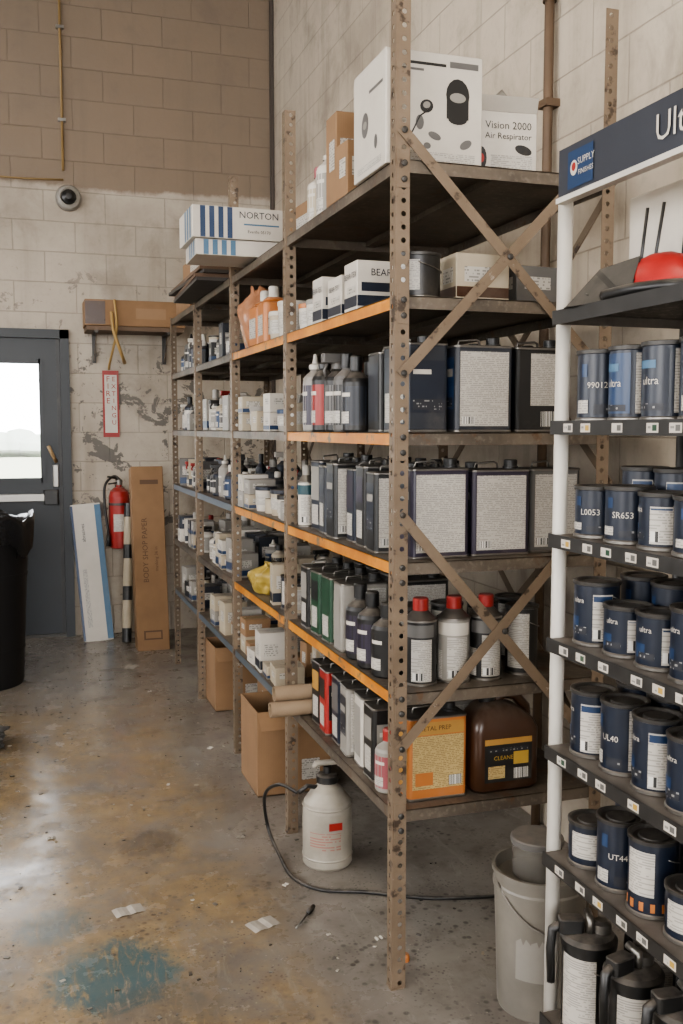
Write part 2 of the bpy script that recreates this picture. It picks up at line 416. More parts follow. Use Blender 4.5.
# ------------------------------------------------------------ room
W_HI=(.20,.15,.105); W_LO=(.42,.37,.305)
wb=wall_mat('painted_block_back',0,W_LO,W_HI,3.10,True)
wr=wall_mat('painted_block_side',1,(.50,.435,.35),(.50,.435,.35),99,False)
fl=floor_mat()
CE=4.9
XL,XR,YB,YF=-4.5,1.80,-4.0,7.0
def simple(name,boxes,m):
    mb=MB()
    for b in boxes: mb.box(*b,m)
    return mb.make(name)
simple('floor',[(XL-.2,XR+.2,YB-.2,YF+.2,-.15,0)],fl)
simple('ceiling',[(XL-.2,XR+.2,YB-.2,YF+.2,CE,CE+.15)],mat('ceiling_deck',(.2,.175,.15),.8))
DX0,DX1,DZ=-.68,.345,2.12
simple('wall_back',[(XL-.2,DX0,YF,YF+.2,0,CE),(DX1,XR+.2,YF,YF+.2,0,CE),(DX0,DX1,YF,YF+.2,DZ,CE)],wb)
simple('wall_right',[(XR,XR+.2,YB-.2,YF,0,CE)],wr)
WY=[(-1.8,.9),(2.3,5.2)]; WZ=(1.4,3.6)
simple('wall_left',[(XL-.2,XL,YB,YF,0,WZ[0]),(XL-.2,XL,YB,YF,WZ[1],CE),(XL-.2,XL,YB,WY[0][0],WZ[0],WZ[1]),(XL-.2,XL,WY[0][1],WY[1][0],WZ[0],WZ[1]),(XL-.2,XL,WY[1][1],YF,WZ[0],WZ[1])],wb)
simple('wall_front',[(XL-.2,-2.8,YB-.2,YB,0,CE),(1.2,XR+.2,YB-.2,YB,0,CE),(-2.8,1.2,YB-.2,YB,3.7,CE),(-2.8,1.2,YB-.2,YB,0,1.0)],wb)
fm=mat('window_frame_paint',(.03,.035,.045),.45)
def lightarea(name,loc,rot,sx,sy,e,c):
    L=bpy.data.lights.new(name,'AREA'); L.shape='RECTANGLE'; L.size=sx; L.size_y=sy; L.energy=e; L.color=c
    o=bpy.data.objects.new(name,L); o.location=loc; o.rotation_euler=[math.radians(a) for a in rot]; col.objects.link(o); return o
for i,(a,b) in enumerate(WY):
    mb=MB()
    z0,z1=WZ
    for q in (a,(a+b)/2-.02,b-.04): mb.box(XL-.12,XL-.04,q,q+.04,z0,z1,fm)
    for q in (z0,(z0+z1)/2,z1-.04): mb.box(XL-.12,XL-.04,a,b,q,q+.04,fm)
    mb.make('window_%d'%(i+1))
    lightarea('daylight_window_%d'%(i+1),(XL-.16,(a+b)/2,(z0+z1)/2),(0,-90,0),z1-z0,b-a,(165,45)[i],(1,.92,.83))
mb=MB()
for q in (-2.8,-1.5,-.2,1.16): mb.box(q,q+.04,YB-.12,YB-.04,1.0,3.7,fm)
for q in (1.0,2.3,3.66): mb.box(-2.8,1.2,YB-.12,YB-.04,q,q+.04,fm)
mb.make('window_3')
lightarea('daylight_window_3',(-.8,YB-.16,2.35),(90,0,0),4.0,2.7,150,(1,.92,.83))
for i,(x,y) in enumerate([(-.6,.6),(-.6,4.2)]):  # out-of-view overhead fill, added for brightness; fixtures modelled around the area lights
    mb=MB(); wf=mat('fixture_white',(.6,.6,.58),.4); tb=emis('added_fill_tube',(1,.93,.82),3)
    mb.box(x-.12,x+.12,y-.62,y+.62,CE-.5,CE-.44,wf); 
    for dx in(-.06,.06): mb.tube([(x+dx,y-.6,CE-.53),(x+dx,y+.6,CE-.53)],.018,tb,10)
    for dy in(-.5,.5): mb.tube([(x,y+dy,CE-.44),(x,y+dy,CE)],.006,wf,6)
    mb.make('added_fill_fixture')
    lightarea('added_fill_light_%d'%i,(x,y,CE-.56),(0,0,0),.24,1.2,(42,20)[i],(1,.87,.70))

# outside
gk=NT('grass'); gk.set('Base Color',gk.mix(gk.noise(gk.obj(),.6,6),(.30,.32,.22),(.42,.42,.32))); gk.set('Roughness',.9)
simple('ground_outside',[(-30,30,7.25,70,-.3,-.05)],gk.mat)
mb=MB(); hm=mat('hedge_leaves',(.2,.24,.18),.9,0,.4,2,bump=.6)
for i in range(40):
    x=-26+i*1.3; mb.M=T((x,52+random.random()*5,-.1)); r=1.2+random.random()*.9; h=.8+random.random()*1.1
    mb.lathe([(r*.7,0),(r,h*.3),(r*.85,h*.6),(r*.4,h*.92),(0,h)],hm,9)
mb.M=Matrix(); mb.make('hedge_row')
w=bpy.data.worlds.new('w'); scene.world=w; w.use_nodes=True
bg=w.node_tree.nodes['Background']; bg.inputs[0].default_value=(.95,.97,1,1); bg.inputs[1].default_value=10.0

# door
dm=mat('door_paint',(.016,.020,.024),.42,0,.25,5)
de=empty('door_1',((DX0+DX1)/2,YF,0))
def P(mb,name,par):
    o=mb.make(name); o.parent=par; o.matrix_parent_inverse=Matrix.Translation(-Vector(par.location)); return o
mb=MB()
mb.box(DX0,DX0+.06,YF-.03,YF+.12,0,DZ,dm); mb.box(DX1-.06,DX1,YF-.03,YF+.12,0,DZ,dm); mb.box(DX0,DX1,YF-.03,YF+.12,DZ-.06,DZ,dm)
mb.box(DX1-.085,DX1-.06,YF+.01,YF+.1,0,DZ-.06,C('black')); mb.box(DX0+.06,DX1-.06,YF+.0,YF+.14,0,.02,steel())
P(mb,'frame',de)
mb=MB(); a,b=DX0+.062,DX1-.08; wx0,wx1,wz0,wz1=-.50,.155,1.10,1.90
y0,y1=YF+.015,YF+.06
mb.box(a,wx0,y0,y1,.018,DZ-.058,dm); mb.box(wx1,b,y0,y1,.018,DZ-.058,dm); mb.box(wx0,wx1,y0,y1,.018,wz0,dm); mb.box(wx0,wx1,y0,y1,wz1,DZ-.058,dm)
for q in ((wx0-.02,wx0+.012,wz0-.02,wz1+.02),(wx1-.012,wx1+.02,wz0-.02,wz1+.02),(wx0,wx1,wz0-.02,wz0+.012),(wx0,wx1,wz1-.012,wz1+.02)):
    mb.box(q[0],q[1],y0-.01,y0,q[2],q[3],dm)
P(mb,'leaf',de)
gm=NT('window_glass'); tr=gm.n('ShaderNodeBsdfTransparent'); gl=gm.n('ShaderNodeBsdfGlossy'); gl.inputs['Roughness'].default_value=.05
mx=gm.n('ShaderNodeMixShader'); mx.inputs[0].default_value=.08; gm.nt.links.new(tr.outputs[0],mx.inputs[1]); gm.nt.links.new(gl.outputs[0],mx.inputs[2])
gm.nt.links.new(mx.outputs[0],gm.nt.nodes['Material Output'].inputs[0])
mb=MB(); mb.box(wx0,wx1,YF+.035,YF+.04,wz0,wz1,gm.mat); P(mb,'glass',de)
mb=MB(); al=mat('brushed_metal',(.3,.29,.27),.35,.8)
mb.rp(a+.08,b-.03,YF-.055,YF-.02,.955,1.005,.01,al); mb.rp(b-.11,b-.01,YF-.06,YF+.015,.93,1.03,.012,C('black'))
mb.rp(a+.02,a+.12,YF-.06,YF+.015,.93,1.03,.012,C('black'))
mb.rp(b-.045,b-.005,YF-.03,YF+.015,1.05,1.2,.008,al)
mb.tube([(b-.02,YF-.02,1.22),(b-.045,YF-.05,1.27),(b-.07,YF-.035,1.33)],.012,mat('tan_strap',(.3,.2,.1),.7),8)
P(mb,'push_bar',de)

br=mat('rusty_pipe',(.12,.078,.048),.55,.2,.3,8)
mb=MB(); mb.tube([(XR-.03,3.07,0),(XR-.03,3.07,CE)],.017,br,14)
for z in (1.2,2.55,3.9):
    mb.box(XR-.055,XR,3.04,3.10,z,z+.025,br); 
mb.lathe([(.024,2.9),(.024,2.96)],br,14,(XR-.03,3.07))
mb.make('wall_pipe')
mb=MB(); mb.box(XR-.03,XR-.004,YF-.03,YF-.002,0,CE,mat('dark_caulk',(.07,.055,.045),.7)); mb.make('trim_1')
mb=MB(); yc=mat('conduit_ochre',(.25,.165,.07),.5)
mb.tube([(.335,YF-.015,3.18),(.335,YF-.015,CE)],.009,yc,10)
mb.tube([(.335,YF-.015,3.12),(.1,YF-.015,3.11),(-.8,YF-.015,3.11)],.006,yc,8)
for z in (3.5,4.1): mb.box(.31,.36,YF-.03,YF-.001,z,z+.02,al)
mb.make('wall_conduit')
mb=MB(); mb.M=T((.365,YF-.003,3.0))@RX(90)
mb.lathe([(.085,0),(.085,.03),(.075,.05),(.055,.06),(.05,.055)],C('lgrey'),24); mb.lathe([(.05,.055),(.045,.07),(.02,.085),(0,.087)],C('black'),20)
mb.M=Matrix(); mb.make('dome_camera')

# ------------------------------------------------------------ shelving rack
XF,XB=.89,1.50
YP=[2.25,3.28,4.19,5.12,5.97]
LV=[2.10,1.775,1.44,1.115,.78,.475]
sm_=NT('shelf_steel'); Pp=sm_.obj(); nn=sm_.noise(Pp,5,7,.6); n2=sm_.noise(Pp,60,3)
cc=sm_.mix(sm_.ramp(nn,.3,.7),(.075,.062,.05),(.165,.135,.105)); cc=sm_.mix(sm_.m('MULTIPLY',sm_.ramp(n2,.5,.75),.35),cc,(.28,.245,.2))
cc=sm_.mix(sm_.m('MULTIPLY',sm_.ramp(sm_.noise(Pp,11,8,.7),.56,.64),.6),cc,(.13,.065,.03))
sm_.set('Base Color',cc); sm_.set('Metallic',.4); sm_.set('Roughness',.48); shm=sm_.mat
on=NT('orange_edge_paint'); Pp=on.obj(); nn=on.noise(Pp,7,8,.65)
cc=on.mix(on.ramp(nn,.35,.65),(.40,.145,.02),(.56,.235,.03)); cc=on.mix(on.ramp(on.noise(Pp,16,6,.6),.58,.64),cc,(.13,.10,.07))
on.set('Base Color',cc); on.set('Roughness',.45); orm=on.mat
blm=mat('faded_blue_edge',(.10,.12,.14),.5,.2,.25,9)
pk=NT('post_steel'); Pp=pk.obj(); nn=pk.noise(Pp,9,7,.6)
cc=pk.mix(nn,(.125,.09,.06),(.25,.19,.135)); cc=pk.mix(pk.ramp(pk.noise(Pp,25,5),.57,.67),cc,(.06,.042,.03))
cc=pk.mix(pk.m('MULTIPLY',pk.ramp(pk.noise(Pp,13,8,.75),.62,.66),.7),cc,(.40,.36,.31))
pk.set('Base Color',cc); pk.set('Metallic',.3); pk.set('Roughness',.48); psm=pk.mat
rack=empty('metal_shelving_rack',(XF,YP[0],0))
def perf(mb,w,h,ox,oy,ax):
    pitch=.0315; n=int(h/pitch); r=.0066
    for i in range(n):
        z=i*pitch; cz=z+pitch/2; cu=w*.56 
        o=[(0,z),(cu,z),(w,z),(w,cz),(w,z+pitch),(cu,z+pitch),(0,z+pitch),(0,cz)]
        inn=[(cu+r*math.cos(math.radians(a)),cz+r*math.sin(math.radians(a))) for a in (225,270,315,0,45,90,135,180)]
        pts=[((ox+u,oy,q) if ax=='x' else (ox,oy+u,q)) for u,q in o+inn]
        mb.add(pts,[(j,(j+1)%8,8+(j+1)%8,8+j) for j in range(8)],psm)
def post(x,y,h,sx,sy,name):
    mb=MB(); w=.036
    perf(mb,w*1,h,0,0,'x') ; perf(mb,w,h,0,0,'y')
    for i,p in enumerate(mb.v): mb.v[i]=Vector((x+p.x*sx,y+p.y*sy,p.z))
    mb.box(x-.004*sx if sx>0 else x-.03,x+.03 if sx>0 else x+.004,y-.003 if sy>0 else y-.03,y+.03 if sy>0 else y+.003,0,.003,psm)
    o=P(mb,name,rack); md=o.modifiers.new('s','SOLIDIFY'); md.thickness=.0022; md.offset=0
for i,y in enumerate(YP):
    h=2.52 if i<3 else 2.14
    sy=-1 if i==len(YP)-1 else 1
    post(XF,y,h,1,sy,'front_post_%d'%(i+1)); post(XB,y,h,-1,sy,'rear_post_%d'%(i+1))
for b in range(4):
    y0,y1=YP[b]+.003,YP[b+1]-.003
    for j,z in enumerate(LV):
        mb=MB(); e=orm if (b==0 and j in(1,2,3,4)) or (b==1 and j in(1,3,4)) else (blm if (b>=1 and j in(3,5)) else shm)
        x0,x1=XF+.003,XB-.003
        mb.box(x0,x1,y0,y1,z-.003,z,shm)
        mb.box(x0,x0+.002,y0,y1,z-.032,z-.0005,e); mb.box(x1-.002,x1,y0,y1,z-.032,z-.003,shm)
        mb.box(x0+.002,x1-.002,y0,y0+.002,z-.032,z-.0005,shm); mb.box(x0+.002,x1-.002,y1-.002,y1,z-.032,z-.003,shm)
        mb.box(x0+.002,x0+.014,y0,y1,z-.032,z-.030,shm)
        mb.box((x0+x1)/2-.02,(x0+x1)/2+.02,y0+.01,y1-.01,z-.02,z-.003,shm)
        P(mb,'shelf_%d_%d'%(b+1,j+1),rack)
def strap(mb,p,q,w,nrm):
    p=Vector(p);q=Vector(q);d=(q-p).normalized();n=Vector(nrm);s=d.cross(n).normalized()*w/2;t=n*.0025
    vs=[p-s,p+s,q+s,q-s]; vs=vs+[v+t for v in vs]
    mb.add(vs,[(0,1,2,3),(7,6,5,4),(0,4,5,1),(1,5,6,2),(2,6,7,3),(3,7,4,0)],psm)
def bolt(mb,x,y,z):
    mb.M=T((x,y,z))@RX(90); mb.lathe([(.008,0),(.008,.004),(.004,.006),(0,.006)],steel(),8); mb.M=Matrix()
mb=MB(); yy=YP[0]-.004
for (za,zb,off) in ((2.17,1.58,0),(1.58,2.19,1),(1.24,.575,0),(.635,1.255,1)):
    y=yy-.003*off; strap(mb,(XF+.012,y,za),(XB-.012,y,zb),.027,(0,-1,0))
    bolt(mb,XF+.019,y-.003,za-.005 if za>zb else za+.005); bolt(mb,XB-.02,y-.003,zb)
bolt(mb,(XF+XB)/2,yy-.006,1.88); bolt(mb,(XF+XB)/2,yy-.006,.925)
for z in LV:
    mb.box(XF+.004,XF+.034,YP[0]-.004,YP[0]-.001,z-.07,z+.02,psm)
    for dz in (-.012,-.05): bolt(mb,XF+.02,YP[0]-.004,z+dz)
P(mb,'end_braces',rack)
mb=MB()
for b in range(4):
    for za,zb in ((2.1,1.3),(1.3,.5)):
        strap(mb,(XB+.004,YP[b],za),(XB+.004,YP[b+1],zb),.025,(1,0,0)); strap(mb,(XB+.008,YP[b],zb),(XB+.008,YP[b+1],za),.025,(1,0,0))
P(mb,'rear_braces',rack)

# ------------------------------------------------------------ rack contents
z=LV[2]
put('solvent_can',g_fcan,(.12,.17,.25,'slate','navy',1),(1.005,2.40,z))
put('solvent_can',g_fcan,(.166,.105,.245,'slate','blue',0),(1.155,2.345,z))
put('solvent_can',g_fcan,(.166,.105,.245,'black','navy',4),(1.335,2.36,z),0)
for (x,y,bd,lb,st) in ((1.17,2.47,'navy','teal',1),(1.345,2.49,'black','blue',4),(1.02,2.56,'black','slate',4),(1.2,2.6,'slate','navy',2),(1.38,2.62,'navy','navy',0)):
    put('solvent_can',g_fcan,(.15,.10,.24,bd,lb,st),(x,y,z))
for (x,y,bd,lb,cp,st,h) in ((.945,2.70,'black','slate','black',0,.22),(.95,2.80,'grey','black','black',0,.235),(1.06,2.75,'black','slate','black',0,.23),(.955,2.90,'black','grey','grey',2,.24),(.945,3.01,'black','red','black',1,.25),(.95,3.13,'lgrey','purple','white',1,.255),(1.06,2.9,'black','navy','black',0,.22),(1.07,3.05,'black','grey','red',0,.23),(1.17,2.85,'white','red','black',0,.2),(1.2,3.05,'navy','white','black',0,.2)):
    put('chemical_bottle',g_bottle,(.042,h,bd,lb,cp,st),(x,y,z),random.uniform(-20,20))
z=LV[3]
put('solvent_can',g_fcan,(.165,.105,.255,'purple','slate',0),(1.035,2.345,z))
put('solvent_can',g_fcan,(.17,.105,.25,'purple','slate',0),(1.212,2.35,z),-1)
put('solvent_can',g_fcan,(.155,.105,.25,'grey','slate',0),(1.385,2.37,z))
cs=[('black','navy',0),('black','purple',1),('navy','purple',2),('black','slate',0),('slate','navy',1),('navy','lgrey',2)]
yy=2.475
for i,(bd,lb,st) in enumerate(cs):
    put('solvent_can',g_fcan,(.155,.095,.24+.012*(i%2),bd,lb,st),(.985+.012*(i%3),yy,z),random.uniform(-5,5))
    put('solvent_can',g_fcan,(.155,.095,.24,cs[(i+2)%6][0],cs[(i+3)%6][1],cs[(i+2)%6][2]),(1.17,yy+.01,z)); yy+=.122
put('aerosol_can',g_cone,(.032,.21,'white','teal','lgrey'),(.94,3.205,z))
z=LV[4]
for i,(x,bd,lb) in enumerate(((1.0,'black','grey'),(1.096,'lgrey','white'),(1.19,'black','grey'))):
    put('hardener_can',g_cone,(.045,.228,bd,lb,'red'),(x,2.34,z),i*8)
for x,y,b_ in ((1.02,2.45,'black'),(1.13,2.46,'black'),(1.24,2.46,'navy'),(1.31,2.36,'black'),(1.35,2.5,'black')):
    put('paint_tin',g_rcan,(.046,.19,b_,'grey',3),(x,y,z),random.uniform(-20,20))
for x,y,l_,h in ((.945,2.44,'black',.2),(.94,2.545,'purple',.215),(.945,2.66,'purple',.22)):
    put('tinter_bottle',g_bottle,(.043,h,'black',l_,'black',0),(x,y,z),0)
for i,(bd,lb,st) in enumerate((('lgrey','lgrey',4),('green','green',2),('green','black',1),('black','lgrey',2))):
    put('solvent_can',g_fcan,(.155,.09,.23,bd,lb,st),(.985,2.77+i*.122,z),random.uniform(-3,3))
    put('solvent_can',g_fcan,(.155,.09,.24,'black','navy',i%3),(1.16,2.72+i*.13,z),0)
z=LV[5]
put('degreaser_tin',g_fcan,(.17,.10,.245,'orange','amber',3),(1.035,2.345,z))
def g_jug(mb,w,d,h,body,lab):
    X=w/2;Y=d/2;b=C(body)
    def rr(x0,x1,y,z,r=.03,n=4):
        o=[]
        for cx,cy,a in ((x1-r,y-r,0),(x0+r,y-r,90),(x0+r,-y+r,180),(x1-r,-y+r,270)):
            for i in range(n+1):
                t=math.radians(a+90*i/n); o.append((cx+r*math.cos(t),cy+r*math.sin(t),z))
        return o
    rs=[rr(-X+.01,X-.01,Y-.01,0),rr(-X,X,Y,.012),rr(-X,X,Y,h*.62),rr(-X+.004,X-.012,Y-.004,h*.72),rr(-X+.03,X-.05,Y-.02,h*.84,.022),rr(-X+.05,X-.095,Y-.035,h*.9,.014)]
    k=len(rs[0]); fs=[(j*k+i,j*k+(i+1)%k,(j+1)*k+(i+1)%k,(j+1)*k+i) for j in range(5) for i in range(k)]+[tuple(range(k-1,-1,-1)),tuple(range(5*k,6*k))]
    mb.add(sum(rs,[]),fs,b,True)
    cx=-X+.065
    mb.lathe([(.022,h*.88),(.022,h*.93),(.027,h*.93),(.027,h-.002),(.024,h),(0,h)],C('black'),18,(cx,0))
    mb.tube([(cx+.02,0,h*.87),(cx+.05,0,h*.955),(X-.05,0,h*.93),(X-.018,0,h*.8),(X-.014,0,h*.62)],[.014,.015,.015,.015,.016],b,10)
    yf=-Y-.0008
    mb.pan('f',yf,-X+.03,X-.03,.03,h*.56,C('black')); mb.pan('f',yf-.0004,-X+.03,X-.03,h*.5,h*.56,C('amber')); mb.pan('f',yf-.0004,-X+.04,X-.04,h*.42,h*.46,prd())
    mb.pan('f',yf-.0004,-X+.04,-X+.09,.04,h*.28,pry()); mb.pan('f',yf-.0004,X-.085,X-.04,.036,.065,barcode_mat()); mb.pan('f',yf-.0004,X-.085,X-.04,.075,.11,C('yellow'))
    mb.text('CLEANER',.016,C('yellow'),FT(-.01,yf-.0008,h*.36))
put('plastic_jug',g_jug,(.2,.13,.265,'brown','amber'),(1.235,2.35,z))
cs=[('black','lgrey',1),('white','lgrey',4),('lgrey','slate',0),('navy','grey',2),('red','black',1),('black','amber',1)]
yy=2.50
for i,(bd,lb,st) in enumerate(cs[:6]):
    put('solvent_can',g_fcan,(.15,.09,.23,bd,lb,st),(.985+.008*(i%2),yy,z),random.uniform(-5,5))
    if i<5: put('solvent_can',g_fcan,(.15,.09,.23,'lgrey','blue',(i%3)),(1.17,yy+.02,z))
    yy+=.108
put('chemical_bottle',g_bottle,(.038,.17,'lgrey','pink','red',0),(.936,2.40,z))
mb=MB()
for (y,zz,x0,x1,r) in ((3.14,0,.79,1.05,.026),(3.195,0,.83,1.1,.026),(3.165,.047,.81,1.06,.026)):
    mb.M=T((x0,y,z+r+zz))@RY(90); mb.lathe([(r-.003,0),(r,0),(r,x1-x0),(r-.003,x1-x0),(r-.003,0)],card_mat('paper_tube',(.30,.22,.145)),18)
mb.M=Matrix(); mb.make('cardboard_tubes')
z=LV[1]
put('paint_gallon_can',g_rcan,(.062,.115,'black','grey',3),(.985,2.345,z),-20)
put('product_carton',g_carton,(.15,.12,.12,'cream','brown',1),(1.15,2.36,z),0)
put('product_carton',g_carton,(.16,.12,.10,'grey','',1),(1.33,2.38,z),4)
def g_abr(mb,w,d,h):
    g_carton(mb,w,d,h,'white','navy',0,'')
    X=w/2;Y=d/2
    mb.text('BEAR-TEX',h*.2,C('navy'),FT(.015,-Y-.0012,h*.76)); mb.text('BEAR-TEX',h*.17,C('navy'),LT(-X-.0012,0,h*.72))
    mb.pan('f',-Y-.0012,-X*.85,X*.2,h*.38,h*.56,C('navy')); mb.pan('l',-X-.0012,-Y*.8,Y*.5,h*.36,h*.5,prb())
put('abrasive_carton',g_abr,(.17,.11,.135),(.985,2.62,z),0)
put('abrasive_carton',g_abr,(.16,.13,.12),(.99,2.80,z),0)
put('abrasive_carton',g_abr,(.16,.10,.14),(.985,2.96,z),0)
put('product_carton',g_carton,(.17,.12,.15,'white','blue',1),(1.17,2.66,z),0)
put('product_carton',g_carton,(.17,.2,.13,'white','slate',1),(1.17,2.9,z),0)
put('plastic_tub',g_tub,(.045,.09,'white','lgrey'),(.95,3.08,z))
put('plastic_tub',g_tub,(.045,.09,'white','orange'),(.955,3.19,z))
put('plastic_tub',g_tub,(.06,.13,'white','white'),(.965,3.45,z)); put('plastic_tub',g_tub,(.05,.11,'cream','white'),(.96,3.60,z))
def bag(name,loc,rx,ry,h,m,seed,top=True,cr=1.0,smooth=False):
    rnd=random.Random(seed); mb=MB(); n=44; rings=18; vs=[];fs=[]
    ph=[rnd.uniform(0,6.28) for _ in range(6)]
    for j in range(rings+1):
        t=j/rings
        prof=(.75+.35*math.sin(t*2.6)) if t<.7 else (.75+.35*math.sin(1.82))*(1-(t-.7)/.3*.72)
        if j==0: prof=.68
        if j==rings and top: prof*=1.6
        for i in range(n):
            a=2*math.pi*i/n
            d=1+cr*(.07*math.sin(3*a+ph[0]+t*4)+.05*math.sin(7*a+ph[1]-t*6)+.035*math.sin(12*a+ph[2]+t*9)+rnd.uniform(-.03,.03))
            vs.append((rx*prof*d*math.cos(a),ry*prof*d*math.sin(a),0 if j==0 else h*t+(h*.02*math.sin(5*a+ph[3])+h*rnd.uniform(-.012,.012) if j<rings else h*.07*math.sin(6*a))))
    for j in range(rings):
        for i in range(n): fs.append((j*n+i,j*n+(i+1)%n,(j+1)*n+(i+1)%n,(j+1)*n+i))
    fs.append(tuple(range(n-1,-1,-1))); fs.append(tuple(range(rings*n,rings*n+n)))
    mb.add(vs,fs,m,smooth); return mb.make(name,loc)
# orange jugs in a clear liner
def g_jerry(mb,r,h):
    o=C('orange'); mb.rp(-r,r,-r*1.1,r*1.1,0,h*.72,.022,o,e=.008,n=4,smooth=False)
    mb.rp(-r*.7,r*.7,-r*.8,r*.8,h*.715,h*.8,.02,o,e=.008,n=4); mb.lathe([(r*.38,h*.8),(r*.38,h*.97),(r*.33,h),(0,h)],C('white'),16)
    mb.pan('l',-r-.0006,-r*.7,r*.7,h*.15,h*.5,prb()); mb.pan('f',-r*1.1-.0006,-r*.7,r*.7,h*.15,h*.5,prb())
put('orange_jug',g_jerry,(.055,.225),(.965,3.74,z),0); put('orange_jug',g_jerry,(.055,.225),(.965,3.88,z),5)
obm=mat('orange_plastic_film',(.42,.20,.11),.22,0,.4,14,bump=.4)
bag('orange_plastic_bag',(.985,4.05,z),.08,.085,.25,obm,3,True,1.,True)
put('paint_gallon_can',g_rcan,(.06,.15,'orange','amber',4),(1.25,3.6,z))
ybm=mat('yellow_plastic_film',(.36,.26,.06),.3,0,.35,14,bump=.4)
bag('yellow_plastic_bag',(.985,3.84,LV[4]),.085,.11,.12,ybm,5,True,1.4,True)
def fill(b,j,kinds,cols,seed,y0=None,y1=None,depth=3,hmax=.22,hmin=.08,xs=.955):
    rnd=random.Random(seed); its={}
    ya=YP[b]+.06 if y0 is None else y0; yb=YP[b+1]-.05 if y1 is None else y1
    for row in range(depth):
        x0=xs+row*.15; y=ya+rnd.uniform(0,.03)
        while y<yb-.05:
            x=x0+rnd.uniform(0,.02)
            k=rnd.choice(kinds); c=rnd.choice(cols); c2=rnd.choice(cols+['black','navy','blue','lgrey']); h=rnd.uniform(hmin,hmax)
            if k=='b':
                r=rnd.uniform(.026,.04); g=(g_bottle,(r,max(h,.14),c,c2,rnd.choice(['black','white','red','lgrey']),rnd.choice([0,0,1,2]))); w=r*2
            elif k=='c':
                w=rnd.uniform(.06,.12); g=(g_carton,(rnd.uniform(.09,.115),w,min(h,.16),c,rnd.choice(['','blue','navy','']),1,''))
            elif k=='t': r=rnd.uniform(.035,.05); w=2*r; g=(g_tub,(r,min(h,.1),c,c2))
            elif k=='r': r=rnd.uniform(.035,.045); w=2*r; g=(g_rcan,(r,min(h,.14),c,c2,3))
            elif k=='k':
                w=rnd.uniform(.08,.11); hh=rnd.uniform(.05,.08)
                for q in range(rnd.choice([1,2,2])): its.setdefault('k',[]).append((g_carton,(.115,w,hh,rnd.choice(cols),rnd.choice(['','blue','']),1,''),(x,y+w/2,LV[j]+q*(hh+.0012)),rnd.uniform(-4,4)))
                y+=w+.012; continue
            else: r=rnd.uniform(.03,.05); w=2*r; g=(g_roll,(r,r*.5,rnd.uniform(.03,.06),c))
            if y+w>yb: break
            its.setdefault(k,[]).append((g[0],g[1],(x,y+w/2,LV[j]),rnd.uniform(-9,9))); y+=w+rnd.uniform(.008,.04)
    nm=dict(b='supply_bottles',c='small_cartons',t='plastic_tubs',r='small_tins',k='stacked_cartons',o='tape_rolls')
    for k,v in its.items(): mass(nm[k],v)
wl=['white','lgrey','cream','lgrey','cream','white']
dk=['black','navy','slate','grey','lgrey']
mixc=['lgrey','black','cream','navy','grey','black','slate']
fill(1,2,'kct',wl,12,hmax=.15); fill(1,3,'tkto',wl,13,hmax=.14); fill(1,4,'kcr',wl+['navy'],14,y0=3.32,y1=3.68,hmax=.2)
fill(1,4,'cb',wl,15,y0=4.0); fill(1,5,'ck',['card','white','cream'],16,y0=3.5)
fill(2,1,'brc',mixc,21); fill(2,2,'bbc',wl+['black'],22); fill(2,3,'bb',dk,23); fill(2,4,'ckb',wl+['slate'],24); fill(2,5,'kct',wl+['card'],25)
fill(3,1,'bb',dk,31); fill(3,2,'bc',wl+dk,32); fill(3,3,'bc',dk+['cream'],33); fill(3,4,'bck',wl+dk,34); fill(3,5,'rc',mixc,35)
fill(0,2,'bc',dk,41,y0=2.75,y1=3.2,depth=1,xs=1.33)
# ---- top shelf
z=LV[0]
def g_helmetbox(mb):
    w,d,h=.26,.24,.275; X=w/2;Y=d/2; mb.rp(-X,X,-Y,Y,0,h,.002,C('white'),e=.0015,n=1)
    f=-Y-.0006; k=C('black'); g=C('grey'); l=-X-.0006
    mb.ell('f',f,.062,.178,.032,.04,k); mb.pan('f',f-.0001,.032,.092,.12,.17,k); mb.ell('f',f-.0004,.062,.172,.022,.012,C('lgrey')); mb.ell('f',f-.0002,.062,.12,.026,.013,k)
    mb.ell('f',f,-.022,.145,.018,.016,k,20); mb.ell('f',f-.0004,-.022,.148,.010,.008,C('lgrey'),20); mb.ell('f',f,-.04,.105,.011,.018,g)
    mb.ell('f',f,.0,.075,.018,.009,g,-20); mb.ell('f',f,-.075,.07,.018,.011,k,10); mb.ell('f',f,.085,.06,.018,.01,g,30); mb.ell('f',f,-.02,.05,.01,.008,g)
    mb.pan('f',f,-.118,.03,.243,.250,k); mb.pan('f',f,-.118,-.03,.228,.234,g); mb.pan('f',f,-.11,-.07,.185,.215,prt()); mb.pan('f',f,-.11,.11,.012,.035,prt()); mb.pan('f',f,.04,.118,.243,.258,g)
    mb.tube([(-.012,f,.14),(-.04,f,.12),(-.06,f,.08)],.002,k,5)
    mb.ell('l',l,.03,.13,.026,.032,g); mb.ell('l',l-.0004,.03,.13,.014,.01,C('lgrey')); mb.ell('l',l,-.05,.07,.012,.018,g); mb.pan('l',l,-.09,.09,.012,.03,prt()); mb.pan('l',l,-.1,.0,.2,.208,g)
put('helmet_carton',g_helmetbox,(),(1.012,2.42,z),0)
